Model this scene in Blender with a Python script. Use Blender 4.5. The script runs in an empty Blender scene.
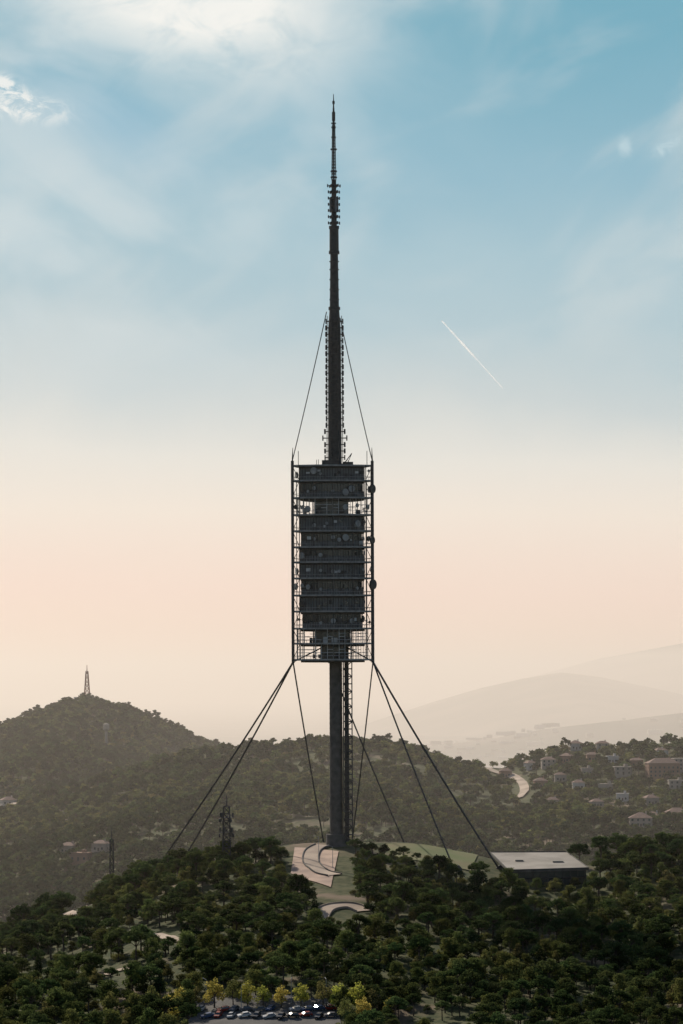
import bpy, math, random
import numpy as np
from mathutils import Vector, Matrix
random.seed(7); rng=np.random.default_rng(7)
sc=bpy.context.scene
try:
    sc.view_settings.view_transform='Standard'; sc.view_settings.look='None'; sc.view_settings.exposure=0
except Exception: pass
F=4150.0; HX=341.5; HY=682.0; CZ=500.0
def lin(c):
    r=[]
    for v in c:
        v/=255.0
        r.append(v/12.92 if v<=0.04045 else ((v+0.055)/1.055)**2.4)
    return (r[0],r[1],r[2],1.0)
def P(px,py,Y): return Vector(((px-HX)/F*Y, Y, -(py-HY)/F*Y+CZ))
# ---------------------------------------------------------------- materials
def nmat(name,c1,c2=None,scale=1.0,rough=0.85,metal=0.0,trans=None,rand=0.0,detail=4,spec=0.3,bump=0.0,coord='Object'):
    m=bpy.data.materials.new(name); m.use_nodes=True; nt=m.node_tree; N=nt.nodes; L=nt.links
    b=N['Principled BSDF']; b.inputs['Roughness'].default_value=rough; b.inputs['Metallic'].default_value=metal
    b.inputs['Specular IOR Level'].default_value=spec
    if c2 is None: c2=tuple(v*0.7 for v in c1)
    tc=N.new('ShaderNodeTexCoord'); nz=N.new('ShaderNodeTexNoise'); nz.inputs['Scale'].default_value=scale; nz.inputs['Detail'].default_value=detail if not trans else 1
    L.new(tc.outputs[coord],nz.inputs['Vector'])
    rp=N.new('ShaderNodeMapRange'); rp.inputs[1].default_value=0.35; rp.inputs[2].default_value=0.65
    L.new(nz.outputs['Fac'],rp.inputs[0])
    mx=N.new('ShaderNodeMix'); mx.data_type='RGBA'; mx.inputs[6].default_value=(*c1,1); mx.inputs[7].default_value=(*c2,1)
    L.new(rp.outputs[0],mx.inputs[0]); out=mx.outputs[2]
    if rand>0:
        oi=N.new('ShaderNodeObjectInfo'); hs=N.new('ShaderNodeHueSaturation')
        mr=N.new('ShaderNodeMapRange'); mr.inputs[3].default_value=1-rand; mr.inputs[4].default_value=1+rand
        L.new(oi.outputs['Random'],mr.inputs[0]); L.new(mr.outputs[0],hs.inputs['Value'])
        mm=N.new('ShaderNodeMath'); mm.operation='MULTIPLY'; mm.inputs[1].default_value=7.31
        fr=N.new('ShaderNodeMath'); fr.operation='FRACT'
        L.new(oi.outputs['Random'],mm.inputs[0]); L.new(mm.outputs[0],fr.inputs[0])
        m2=N.new('ShaderNodeMapRange'); m2.inputs[3].default_value=0.475; m2.inputs[4].default_value=0.535
        L.new(fr.outputs[0],m2.inputs[0]); L.new(m2.outputs[0],hs.inputs['Hue'])
        L.new(out,hs.inputs['Color']); out=hs.outputs['Color']
    L.new(out,b.inputs['Base Color'])
    if trans:
        t=N.new('ShaderNodeBsdfTranslucent'); ms=N.new('ShaderNodeMixShader'); ms.inputs[0].default_value=trans
        df=N.new('ShaderNodeBsdfDiffuse'); L.new(out,df.inputs['Color'])
        L.new(out,t.inputs['Color']); L.new(df.outputs[0],ms.inputs[1]); L.new(t.outputs[0],ms.inputs[2])
        L.new(ms.outputs[0],N['Material Output'].inputs['Surface']); N.remove(b)
    return m
M={}
M['steel']=nmat('dark_steel',(0.062,0.064,0.062),(0.038,0.04,0.039),0.8,0.6,0.3)
M['deck']=nmat('deck_edge',(0.30,0.30,0.29),(0.19,0.19,0.185),0.8,0.7)
M['panel']=nmat('cladding',(0.155,0.165,0.165),(0.085,0.095,0.098),0.35,0.6)
M['glass']=nmat('window_glass',(0.02,0.03,0.035),(0.03,0.04,0.045),0.3,0.15,0,spec=0.6)
M['concrete']=nmat('concrete',(0.11,0.103,0.093),(0.065,0.062,0.057),0.4,0.9)
M['white']=nmat('white_paint',(0.7,0.7,0.68),(0.55,0.55,0.53),0.5,0.6)
M['dish']=nmat('dish_grey',(0.34,0.34,0.33),(0.2,0.21,0.21),0.5,0.6)
M['rail']=nmat('galvanised_rail',(0.6,0.61,0.6),(0.4,0.41,0.41),0.5,0.6)
M['red']=nmat('red_paint',(0.30,0.09,0.06),(0.24,0.08,0.06),0.5,0.6)
M['paving']=nmat('terracotta_paving',(0.44,0.31,0.23),(0.28,0.20,0.155),0.12,0.9)
M['asphalt']=nmat('asphalt',(0.09,0.085,0.08),(0.06,0.058,0.055),0.2,0.9)
M['dust']=nmat('pale_road',(0.44,0.35,0.27),(0.28,0.22,0.17),0.08,0.95)
M['lawn']=nmat('lawn',(0.10,0.125,0.035),(0.15,0.13,0.055),0.06,0.95)
M['roof']=nmat('terrace_roof',(0.30,0.27,0.23),(0.20,0.18,0.15),0.10,0.9)
M['wallA']=nmat('wall_cream',(0.36,0.30,0.25),(0.28,0.24,0.2),0.3,0.9)
M['wallB']=nmat('wall_brick',(0.30,0.17,0.11),(0.24,0.14,0.10),0.3,0.9)
M['wallC']=nmat('wall_white',(0.50,0.46,0.42),(0.40,0.37,0.34),0.3,0.9)
M['tile']=nmat('roof_tile',(0.22,0.135,0.10),(0.15,0.10,0.08),0.6,0.9)
M['bark']=nmat('bark',(0.10,0.075,0.055),(0.06,0.045,0.035),3,0.95)
M['tyre']=nmat('tyre',(0.02,0.02,0.02),(0.03,0.03,0.03),5,0.8)
M['leafpine']=nmat('leaf_pine',(0.09,0.112,0.036),(0.05,0.068,0.026),0.4,0.8,0,0.42,0.4)
M['leafoak']=nmat('leaf_oak',(0.13,0.14,0.042),(0.07,0.085,0.03),0.4,0.75,0,0.45,0.4)
M['leafolive']=nmat('leaf_olive',(0.19,0.18,0.062),(0.12,0.115,0.043),0.4,0.8,0,0.45,0.35)
M['leafyellow']=nmat('leaf_yellow',(0.50,0.44,0.10),(0.32,0.30,0.07),0.4,0.8,0,0.5,0.2)
M['leafdark']=nmat('leaf_dark',(0.055,0.072,0.028),(0.032,0.045,0.019),0.4,0.8,0,0.38,0.35)
# ---------------------------------------------------------------- mesh builder
class MB:
    def __init__(s): s.v=[]; s.f=[]; s.m=[]
    def add(s,vs,fs,m):
        o=len(s.v); s.v+= [tuple(v) for v in vs]
        for f in fs: s.f.append(tuple(i+o for i in f)); s.m.append(m)
    def box(s,c,d,m,rz=0.0):
        cx,cy,cz=c; a,b,h=d[0]/2,d[1]/2,d[2]/2; co,si=math.cos(rz),math.sin(rz); vs=[]
        for z in(-h,h):
            for x,y in((-a,-b),(a,-b),(a,b),(-a,b)): vs.append((cx+x*co-y*si,cy+x*si+y*co,cz+z))
        s.add(vs,[(3,2,1,0),(4,5,6,7),(0,1,5,4),(1,2,6,5),(2,3,7,6),(3,0,4,7)],m)
    def cyl(s,p,q,r1,m,r2=None,n=8):
        if r2 is None: r2=r1
        p=Vector(p); q=Vector(q); d=(q-p); 
        if d.length<1e-6: return
        d.normalize(); a=d.orthogonal().normalized(); b=d.cross(a); vs=[]
        for c,r in((p,r1),(q,r2)):
            for i in range(n):
                t=2*math.pi*(i+0.5)/n; vs.append(c+a*(r*math.cos(t))+b*(r*math.sin(t)))
        fs=[(i,(i+1)%n,n+(i+1)%n,n+i) for i in range(n)]+[tuple(range(n-1,-1,-1)),tuple(range(n,2*n))]
        s.add(vs,fs,m)
    def prism(s,pts,z0,z1,m,mt=None):
        n=len(pts); vs=[(x,y,z0) for x,y in pts]+[(x,y,z1) for x,y in pts]
        s.add(vs,[(i,(i+1)%n,n+(i+1)%n,n+i) for i in range(n)],m)
        s.add(vs,[tuple(range(n-1,-1,-1)),tuple(range(n,2*n))],m if mt is None else mt)
    def build(s,name,mats,parent=None,loc=(0,0,0),rz=0):
        me=bpy.data.meshes.new(name); me.from_pydata(s.v,[],s.f)
        for k in mats: me.materials.append(M[k])
        me.polygons.foreach_set('material_index',s.m); me.update()
        o=bpy.data.objects.new(name,me); sc.collection.objects.link(o); o.location=loc; o.rotation_euler=(0,0,rz)
        if parent: o.parent=parent
        return o
def empty(name,loc):
    e=bpy.data.objects.new(name,None); sc.collection.objects.link(e); e.location=loc; return e
# ---------------------------------------------------------------- terrain
def vnoise(x,y,seed):
    xi=np.floor(x); yi=np.floor(y); fx=x-xi; fy=y-yi; fx=fx*fx*(3-2*fx); fy=fy*fy*(3-2*fy)
    def hsh(a,b):
        v=np.sin(a*127.1+b*311.7+seed*74.7)*43758.5453; return v-np.floor(v)
    return (hsh(xi,yi)*(1-fx)+hsh(xi+1,yi)*fx)*(1-fy)+(hsh(xi,yi+1)*(1-fx)+hsh(xi+1,yi+1)*fx)*fy
def fbm(x,y,s,seed,o=4):
    r=0;a=0.5;t=0
    for i in range(o):
        r=r+a*(vnoise(x/s,y/s,seed+i)-0.5)*2; t+=a; a*=0.5; s*=0.47
    return r/t
TN=[(-2000,-260),(-900,-190),(-400,-150),(-100,-108),(0,-99),(60,-89),(130,-79),(190,-71),(230,-67),(290,-62.3),(410,-62),(440,-65),(520,-72),(600,-71),(683,-68),(800,-72),(1200,-100),(2000,-160),(4000,-200)]
TB=[(-2000,900),(-400,840),(0,806),(60,790),(120,772),(180,756),(230,751),(280,744),(330,738),(380,741),(420,752),(460,766),(500,770),(530,760),(560,752),(620,748),(683,746),(900,735),(1400,760),(3000,850)]
TA=[(-2000,900),(-500,770),(-100,738),(0,726),(40,712),(75,702),(95,702),(130,711),(160,722),(190,736),(215,748),(260,775),(400,830),(700,900),(3000,1000)]
F0=[(-2000,760),(-400,742),(150,746),(400,752),(450,744),(520,733),(600,722),(683,713),(800,708),(1100,715),(2000,740)]
F1=[(-400,730),(340,730),(430,699),(480,684),(520,675),(560,669),(600,674),(683,692),(760,696),(900,704),(2000,720)]
F2=[(-1500,760),(400,720),(520,680),(600,658),(683,643),(800,636),(1000,655),(1600,670),(2500,700)]
def tab(T,u): return np.interp(u,[a for a,b in T],[b for a,b in T])
def h(X,Y):
    X=np.asarray(X,float); Y=np.asarray(Y,float)
    sN=1600/F; zc=tab(TN,HX+X/sN)
    zc=(zc+tab(TN,HX+(X-6)/sN)+tab(TN,HX+(X+6)/sN))/3
    t=(1605-Y)/320
    zf=np.where(t<1, zc+(-112-zc)*t, -112-60*(t-1))
    zf=np.maximum(zf,-15-0.4*np.maximum(Y,0))
    bk=np.maximum(Y-1605,0); zb_=zc-0.30*bk*np.clip(bk/60,0,1)
    near=np.where(Y<1605,zf,zb_)
    flat=np.exp(-((X/55)**2+((Y-1600)/50)**2))
    near=near+fbm(X,Y,60,3)*4.0*(1-flat)*np.clip((Y-300)/500,0,1)
    sB=3300/F; zb=-(tab(TB,HX+X/sB)-HY)*sB
    tB=np.clip((Y-2050)/1250,0,1)
    wig=fbm(X+0.35*Y,Y*0.6,330,11,5)
    B=-190+(zb+190)*tB**0.85+wig*44*np.sin(np.pi*np.clip(tB,0,1))**0.8+fbm(X,Y,90,21)*6
    B=B-np.maximum(Y-3300,0)*0.22
    sA=4250/F; za=-(tab(TA,HX+X/sA)-HY)*sA
    dA=np.maximum(4250-Y,0); A=za-dA*0.10-np.maximum(Y-4250,0)*0.25
    A=A+fbm(X-0.4*Y,Y*0.5,300,31,5)*30*np.clip(dA/300,0,1)+fbm(X,Y,80,41)*4
    pl=-440+fbm(X,Y,4000,51)*15*np.clip((Y-6000)/4000,0,1)
    pl=np.where(Y<2500,-190,np.where(Y<7000,-190-(Y-2500)/4500*250,pl))
    s0=23000/F; f0=-(tab(F0,HX+X/s0)-HY)*s0+fbm(X,Y,1800,81)*50; f0=f0-np.abs(Y-23000)*0.10
    sF=38000/F; f1=-(tab(F1,HX+X/sF)-HY)*sF+fbm(X,Y,3500,61)*50; f1=f1-np.abs(Y-38000)*0.09
    sG=54000/F; f2=-(tab(F2,HX+X/sG)-HY)*sG+fbm(X,Y,7000,71)*120; f2=f2-np.abs(Y-54000)*0.09
    z=np.maximum(pl,np.where(Y<2600,near,-999))
    z=np.maximum(z,np.where(Y>1900,B,-999)); z=np.maximum(z,np.where(Y>3300,A,-999)); z=np.maximum(z,np.where(Y>9000,f0,-999))
    z=np.maximum(z,np.where(Y>20000,f1,-999)); z=np.maximum(z,np.where(Y>30000,f2,-999))
    return z+CZ
def hs(x,y): return float(h(np.array([x]),np.array([y]))[0])
def G(px,py,y0=1200,y1=1700):
    Y=np.linspace(y0,y1,1500); X=(px-HX)/F*Y; R=-(py-HY)/F*Y+CZ; Z=h(X,Y)
    i=np.argmax(Z>=R)
    if not (Z>=R).any(): i=np.argmin(R-Z)
    return Vector((X[i],Y[i],Z[i]))
rows=np.concatenate([np.arange(-200,1200,25),np.arange(1200,1800,3),np.arange(1800,4700,11),np.geomspace(4700,85000,140)])
cs=np.concatenate([np.linspace(-0.9,-0.13,26)[:-1],np.linspace(-0.13,0.13,300),np.linspace(0.13,0.9,26)[1:]])
YY=np.repeat(rows[:,None],len(cs),1); XX=cs[None,:]*(np.maximum(YY,0)+300)
ZZ=h(XX,YY); nr,nc=ZZ.shape
V=np.stack([XX,YY,ZZ],-1).reshape(-1,3)
ii=(np.arange(nr-1)[:,None]*nc+np.arange(nc-1)[None,:]).reshape(-1)
FF=np.stack([ii,ii+1,ii+nc+1,ii+nc],-1)
def npmesh(name,V,FF,mats,mi=None,smooth=False):
    me=bpy.data.meshes.new(name); me.vertices.add(len(V)); me.vertices.foreach_set('co',V.astype(np.float32).ravel())
    k=FF.shape[1]; me.loops.add(len(FF)*k); me.loops.foreach_set('vertex_index',FF.astype(np.int32).ravel())
    me.polygons.add(len(FF)); me.polygons.foreach_set('loop_start',np.arange(0,len(FF)*k,k,dtype=np.int32))
    for m in mats: me.materials.append(m)
    me.update(calc_edges=True)
    if smooth: me.polygons.foreach_set('use_smooth',np.ones(len(FF),bool))
    return me
def ground_mat():
    m=bpy.data.materials.new('ground_soil'); m.use_nodes=True; nt=m.node_tree; N=nt.nodes; L=nt.links; b=N['Principled BSDF']
    b.inputs['Roughness'].default_value=0.95; b.inputs['Specular IOR Level'].default_value=0.1
    g=N.new('ShaderNodeNewGeometry')
    def nz(s,lo,hi,d=5):
        n=N.new('ShaderNodeTexNoise'); n.inputs['Scale'].default_value=s; n.inputs['Detail'].default_value=d; L.new(g.outputs['Position'],n.inputs['Vector'])
        r=N.new('ShaderNodeMapRange'); r.inputs[1].default_value=lo; r.inputs[2].default_value=hi; L.new(n.outputs['Fac'],r.inputs[0]); return r.outputs[0]
    def mix(f,a,c):
        x=N.new('ShaderNodeMix'); x.data_type='RGBA'; L.new(f,x.inputs[0])
        for s_,v in((6,a),(7,c)):
            if isinstance(v,tuple): x.inputs[s_].default_value=(*v,1)
            else: L.new(v,x.inputs[s_])
        return x.outputs[2]
    a=mix(nz(0.3,0.4,0.6),(0.04,0.052,0.02),(0.085,0.085,0.04))
    a=mix(nz(0.035,0.56,0.68),a,(0.17,0.13,0.09))
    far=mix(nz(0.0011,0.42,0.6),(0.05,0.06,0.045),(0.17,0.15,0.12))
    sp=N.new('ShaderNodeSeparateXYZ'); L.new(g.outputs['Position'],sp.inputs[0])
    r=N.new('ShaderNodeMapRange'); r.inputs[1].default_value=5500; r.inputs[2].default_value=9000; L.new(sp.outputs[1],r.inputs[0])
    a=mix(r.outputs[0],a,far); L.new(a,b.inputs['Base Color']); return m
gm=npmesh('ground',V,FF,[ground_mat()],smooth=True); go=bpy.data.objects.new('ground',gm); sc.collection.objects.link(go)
# ---------------------------------------------------------------- trees
def tree_mesh(name,kind,seed,H,R,nleaf,ls,leafm,ncl=14):
    r=np.random.default_rng(seed); mb=MB()
    cl=[]
    for i in range(ncl):
        a=i*2.399+r.uniform(-.5,.5); q=math.sqrt((i+0.5)/ncl)
        if kind=='pine': z=H*(0.86-0.26*q*q+r.uniform(-.09,.09)); rr=R*r.uniform(.18,.38); rad=R*0.80*q*r.uniform(.8,1.1); fl=0.62
        elif kind=='oak': z=H*(0.30+0.50*(1-q**2)+r.uniform(-.12,.2)); rr=R*r.uniform(.22,.46); rad=R*0.75*q*r.uniform(.75,1.15); fl=0.85
        elif kind=='tall': z=H*(0.2+0.7*(i/ncl)); rr=R*(1.1-0.75*i/ncl)*r.uniform(.5,.75); rad=R*(1-0.85*i/ncl)*0.55; fl=1.2
        else: z=H*(0.35+0.3*(1-q)+r.uniform(-.1,.1)); rr=R*r.uniform(.3,.5); rad=R*0.75*q; fl=0.8
        cl.append((math.cos(a)*rad,math.sin(a)*rad,z,rr,fl))
    top=H*(0.62 if kind=='pine' else 0.45); lean=r.uniform(-.05,.05)*H
    mb.cyl((0,0,-1.0),(lean*.5,0,top*.5),0.032*H,0,0.024*H,6); mb.cyl((lean*.5,0,top*.5),(lean,0,top),0.024*H,0,0.014*H,6)
    for c in cl:
        mb.cyl((lean*.7,0,top*r.uniform(.65,1)),(c[0],c[1],c[2]),0.011*H,0,0.004*H,4)
    tv=np.array(mb.v); tf=[f for f in mb.f]
    C=np.array(cl); w=C[:,3]**2; w/=w.sum(); k=r.choice(ncl,nleaf,p=w)
    d=r.normal(size=(nleaf,3)); d/=np.linalg.norm(d,axis=1)[:,None]
    rad=C[k,3]*(r.uniform(0.15,1,nleaf)**0.4)*(1+r.normal(size=nleaf)*0.14)
    p=C[k,:3]+d*rad[:,None]*np.stack([np.ones(nleaf),np.ones(nleaf),C[k,4]],-1)
    nrm=r.normal(size=(nleaf,3))*.8+d*0.9+np.array([0,0,.6]); nrm/=np.linalg.norm(nrm,axis=1)[:,None]
    a=np.cross(nrm,r.normal(size=(nleaf,3))); a/=np.linalg.norm(a,axis=1)[:,None]; b=np.cross(nrm,a)
    s=(ls*r.uniform(.45,1.25,nleaf))[:,None]*0.5; s2=s*r.uniform(.5,1,nleaf)[:,None]
    lv=np.stack([p-a*s,p-b*s2*0.9,p+a*s,p+b*s2],1).reshape(-1,3)
    me=bpy.data.meshes.new(name); o=len(tv)
    lf=(np.arange(nleaf)[:,None]*4+np.arange(4)[None,:]+o).tolist()
    me.from_pydata(np.concatenate([tv,lv]).tolist(),[],[list(f) for f in tf]+lf)
    me.materials.append(M['bark']); me.materials.append(leafm)
    me.polygons.foreach_set('material_index',np.array([0]*len(tf)+[1]*nleaf,dtype=np.int32)); me.update(); return me
def coll(name,meshes):
    c=bpy.data.collections.new(name)
    for i,m in enumerate(meshes):
        o=bpy.data.objects.new('%s_%s'%(name,chr(97+i)),m); c.objects.link(o)
    return c
near_meshes=[tree_mesh('pine_tree','pine',1,10,4.6,2000,0.60,M['leafpine'],18),
 tree_mesh('pine_tree','pine',2,11,4.0,1800,0.60,M['leafpine'],15),
 tree_mesh('pine_tree','pine',3,9,4.4,1900,0.58,M['leafdark'],16),
 tree_mesh('oak_tree','oak',4,8,4.0,2000,0.58,M['leafoak'],16),
 tree_mesh('oak_tree','oak',5,9,3.6,2000,0.58,M['leafoak'],14),
 tree_mesh('oak_tree','oak',6,7,3.8,1900,0.56,M['leafdark'],15),
 tree_mesh('oak_tree','oak',8,6.5,3.3,1600,0.56,M['leafolive'],13),
 tree_mesh('cypress_tree','tall',9,9,2.0,1400,0.52,M['leafdark'],12),
 tree_mesh('shrub','shrub',10,3.2,2.6,1000,0.48,M['leafolive'],9),
 tree_mesh('shrub','shrub',12,2.6,2.2,900,0.48,M['leafoak'],8)]
NC=coll('woodland_tree',near_meshes)
far_meshes=[tree_mesh('pine_tree','pine',21,9,4.4,300,1.5,M['leafpine'],12),
 tree_mesh('pine_tree','pine',22,10,4.0,290,1.5,M['leafdark'],11),
 tree_mesh('oak_tree','oak',24,7,4.2,320,1.5,M['leafoak'],11),
 tree_mesh('oak_tree','oak',25,7,4.0,300,1.5,M['leafdark'],11),
 tree_mesh('oak_tree','oak',26,5.5,3.8,280,1.4,M['leafolive'],9)]
FC=coll('hillside_tree',far_meshes)
def scatter(name,pts,scl,rz,idx,col):
    n=len(pts); me=bpy.data.meshes.new(name); me.vertices.add(n); me.vertices.foreach_set('co',pts.astype(np.float32).ravel())
    a=me.attributes.new('sc','FLOAT_VECTOR','POINT'); a.data.foreach_set('vector',scl.astype(np.float32).ravel())
    r3=np.zeros((n,3),np.float32); r3[:,2]=rz
    a=me.attributes.new('rot','FLOAT_VECTOR','POINT'); a.data.foreach_set('vector',r3.ravel())
    a=me.attributes.new('idx','INT','POINT'); a.data.foreach_set('value',idx.astype(np.int32)); me.update()
    o=bpy.data.objects.new(name,me); sc.collection.objects.link(o)
    ng=bpy.data.node_groups.new(name,'GeometryNodeTree')
    ng.interface.new_socket('Geometry',in_out='INPUT',socket_type='NodeSocketGeometry'); ng.interface.new_socket('Geometry',in_out='OUTPUT',socket_type='NodeSocketGeometry')
    N=ng.nodes; L=ng.links; gi=N.new('NodeGroupInput'); g2=N.new('NodeGroupOutput')
    ip=N.new('GeometryNodeInstanceOnPoints'); ci=N.new('GeometryNodeCollectionInfo'); ci.inputs['Collection'].default_value=col
    ci.inputs['Separate Children'].default_value=True; ci.inputs['Reset Children'].default_value=True
    def na(nm,t):
        x=N.new('GeometryNodeInputNamedAttribute'); x.data_type=t; x.inputs['Name'].default_value=nm
        return [q for q in x.outputs if q.enabled and q.name=='Attribute'][0]
    L.new(gi.outputs[0],ip.inputs['Points']); L.new(ci.outputs[0],ip.inputs['Instance']); ip.inputs['Pick Instance'].default_value=True
    L.new(na('idx','INT'),ip.inputs['Instance Index']); L.new(na('rot','FLOAT_VECTOR'),ip.inputs['Rotation']); L.new(na('sc','FLOAT_VECTOR'),ip.inputs['Scale'])
    L.new(ip.outputs[0],g2.inputs[0])
    md=o.modifiers.new('scatter','NODES'); md.node_group=ng; return o
def grid(x0,x1,y0,y1,s):
    gx,gy=np.meshgrid(np.arange(x0,x1,s),np.arange(y0,y1,s)); gx=gx.ravel()+rng.uniform(-.48,.48,gx.size)*s; gy=gy.ravel()+rng.uniform(-.48,.48,gy.size)*s; return gx,gy
def inpoly(px,py,poly):
    ins=np.zeros(len(px),bool); n=len(poly)
    for i in range(n):
        x1,y1=poly[i]; x2,y2=poly[(i+1)%n]
        c=((y1>py)!=(y2>py))&(px<(x2-x1)*(py-y1)/((y2-y1)+1e-9)+x1); ins^=c
    return ins
def rect(a,b,c,d): return [(a,b),(c,b),(c,d),(a,d)]
# near woodland
x,y=grid(-330,330,1190,1780,5.9); z=h(x,y); px=HX+x/y*F; py=HY-(z-CZ)/y*F
keep=np.ones(len(x),bool)
for pg in [[(283,838),(350,838),(350,892),(300,898),(283,885)],[(370,838),(480,838),(484,876),(455,876),(410,862),(385,856)],
           [(455,838),(600,838),(600,888),(500,890),(455,880)],rect(530,896,590,912),rect(314,896,366,930),rect(118,928,182,951),rect(62,904,92,928),rect(100,962,138,984),rect(190,998,336,1075),
           rect(285,838,450,846)]:
    keep&=~inpoly(px,py,pg)
keep&=~((np.abs(x)<70)&(y>1585)&(y<1650)&(x>-25))
clear=fbm(x,y,45,91)
keep&=~((clear>0.36)&(rng.random(len(x))<0.75))
x,y,z,px,py=x[keep],y[keep],z[keep],px[keep],py[keep]; n=len(x)
sp=fbm(x,y,70,95)+rng.normal(size=n)*0.3
idx=np.where(sp>0.15,rng.choice([0,1,2],n,p=[.45,.35,.2]),rng.choice([0,3,4,5,6,7,8,9],n,p=[.12,.22,.18,.12,.18,.02,.09,.07]))
s=rng.uniform(.5,1.2,n)*np.where(rng.random(n)<.3,.75,1); scl=np.stack([s*rng.uniform(.85,1.15,n),s*rng.uniform(.85,1.15,n),s*rng.uniform(.8,1.1,n)],-1)
scl*=np.where((px>230)&(px<600)&(py<880),0.72,1)[:,None]
scatter('woodland',np.stack([x,y,z],-1),scl,rng.uniform(0,6.28,n),idx,NC)
# ---------------------------------------------------------------- houses on the far hillside
houses=[]
def add_house(px,py,w,d,hh,wall,roof,y0=2000,y1=3350,rz=None,big=False):
    p=G(px,py,y0,y1); rz=random.uniform(-.5,.5) if rz is None else rz
    mb=MB(); mb.box((0,0,hh/2-1.5),(w,d,hh+3),0)
    if roof=='flat':
        mb.box((0,0,hh+.25),(w+.6,d+.6,.5),0); mb.box((w*.2,0,hh+1.4),(w*.2,d*.3,1.8),0)
    else:
        e=.6; a,b=w/2+e,d/2+e; rl=max(w-d,0)/2+.3; t=hh+min(w,d)*.28
        mb.add([(-a,-b,hh),(a,-b,hh),(a,b,hh),(-a,b,hh),(-rl,0,t),(rl,0,t)],[(0,1,5,4),(1,2,5),(2,3,4,5),(3,0,4),(3,2,1,0)],1)
        mb.box((w*.25,d*.15,t-.3),(.9,.9,2),0)
    nf=max(1,int(hh//3)); nw=max(2,int(w//3.4))
    for f in range(nf):
        for k in range(nw):
            xx=-w/2+(k+.5)*w/nw
            for sgn in(-1,1): mb.box((xx,sgn*(d/2),1.7+f*3),(1.3,.12,1.5),2)
        for k in range(max(1,int(d//4))):
            for sgn in(-1,1): mb.box((sgn*w/2,-d/2+(k+.5)*d/max(1,int(d//4)),1.7+f*3),(.12,1.2,1.5),2)
    mb.box((0,-d/2-.02,1.05),(1.1,.16,2.1),3)
    mb.build('apartment_building' if big else 'house',[wall,'tile','glass','bark'],None,p,rz)
    houses.append((p.x,p.y,max(w,d)))
W=['wallA','wallB','wallC','wallA']
for (a,b,w,hh) in [(505,778,9,5),(548,768,11,6),(566,763,9,5),(592,762,9,5),(602,752,10,6),(622,776,13,6),(636,768,10,5),(560,782,9,5),(540,788,10,5),
                   (578,790,9,5),(606,792,11,5),(640,828,15,6),(652,824,11,5),(676,822,15,6),(622,802,9,5),(552,806,9,4),
                   (660,758,10,5),(676,790,12,6),(575,748,10,5),(650,806,10,5),(586,776,9,5),(612,764,9,5),(596,808,9,4),(530,770,8,5),
                   (68,852,10,5),(80,860,12,5),(100,850,10,5),(8,798,12,4)]:
    add_house(a,b,w,w*random.uniform(.7,.95),hh,random.choice(W),random.choice(['hip','hip','flat']))
add_house(662,779,24,14,11,'wallB','hip',big=True,rz=.15)
add_house(684,772,18,12,9,'wallA','flat',big=True,rz=.1)
add_house(82,697,16,9,6,'wallC','flat',3600,4300,rz=0); 
# ---------------------------------------------------------------- draped roads
def strip(name,pts,w,mat,off=.35,kerb=0,kmat='white'):
    pts=[Vector((p.x,p.y,0)) for p in pts]; sm=[]
    for i in range(len(pts)-1):
        p0=pts[max(i-1,0)];p1=pts[i];p2=pts[i+1];p3=pts[min(i+2,len(pts)-1)]
        for k in range(10):
            t=k/10; sm.append(0.5*((2*p1)+(p2-p0)*t+(2*p0-5*p1+4*p2-p3)*t*t+(3*p1-p0-3*p2+p3)*t**3))
    sm.append(pts[-1]); mb=MB(); L=[]
    for i,p in enumerate(sm):
        t=(sm[min(i+1,len(sm)-1)]-sm[max(i-1,0)]).normalized(); nn=Vector((-t.y,t.x,0))
        row=[]
        for k in range(5):
            q=p+nn*w*(k/4-.5); row.append((q.x,q.y,hs(q.x,q.y)+off))
        L.append(row)
    for i in range(len(L)-1):
        for k in range(4): mb.add([L[i][k],L[i][k+1],L[i+1][k+1],L[i+1][k]],[(0,1,2,3)],0)
        if kerb:
            for k in(0,4):
                a=Vector(L[i][k]); b=Vector(L[i+1][k]); z=Vector((0,0,kerb)); t=(b-a).normalized(); nn=Vector((-t.y,t.x,0))*.18
                mb.add([a-nn-z*.6,a+nn-z*.6,b+nn-z*.6,b-nn-z*.6,a-nn+z,a+nn+z,b+nn+z,b-nn+z],[(4,5,6,7),(0,1,5,4),(1,2,6,5),(2,3,7,6),(3,0,4,7)],1)
    return mb.build(name,[mat,kmat])
def drape(name,q,mat,off=.3,n=14):
    mb=MB(); g=[]
    for i in range(n+1):
        for j in range(n+1):
            s,t=i/n,j/n; p=(q[0]*(1-s)+q[1]*s)*(1-t)+(q[3]*(1-s)+q[2]*s)*t; g.append((p.x,p.y,hs(p.x,p.y)+off))
    mb.add(g,[(i*(n+1)+j,(i+1)*(n+1)+j,(i+1)*(n+1)+j+1,i*(n+1)+j+1) for i in range(n) for j in range(n)],0)
    return mb.build(name,[mat])
strip('hillside_road',[G(a,b,2000,3350) for a,b in[(486,770),(496,774),(510,777),(520,783),(524,792),(518,800)]],7,'dust',1.2)
strip('hillside_road',[G(a,b,2000,3350) for a,b in[(0,797),(8,799),(16,804)]],6,'dust',1.2)
strip('access_road',[G(a,b) for a,b in[(316,922),(322,912),(336,907),(352,907),(364,912)]],7,'dust',.4,.5,'dust')
strip('access_road',[G(a,b) for a,b in[(122,934),(140,937),(158,936),(176,942)]],4.5,'dust',.4,0)
strip('access_road',[G(a,b) for a,b in[(66,912),(76,915),(88,922)]],4,'dust',.4)
strip('access_road',[G(a,b) for a,b in[(104,975),(118,970),(134,968)]],4,'dust',.4)
strip('access_road',[G(a,b) for a,b in[(322,846),(312,852),(310,862),(318,871),(334,876)]],6,'dust',.55,.4,'concrete')
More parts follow.
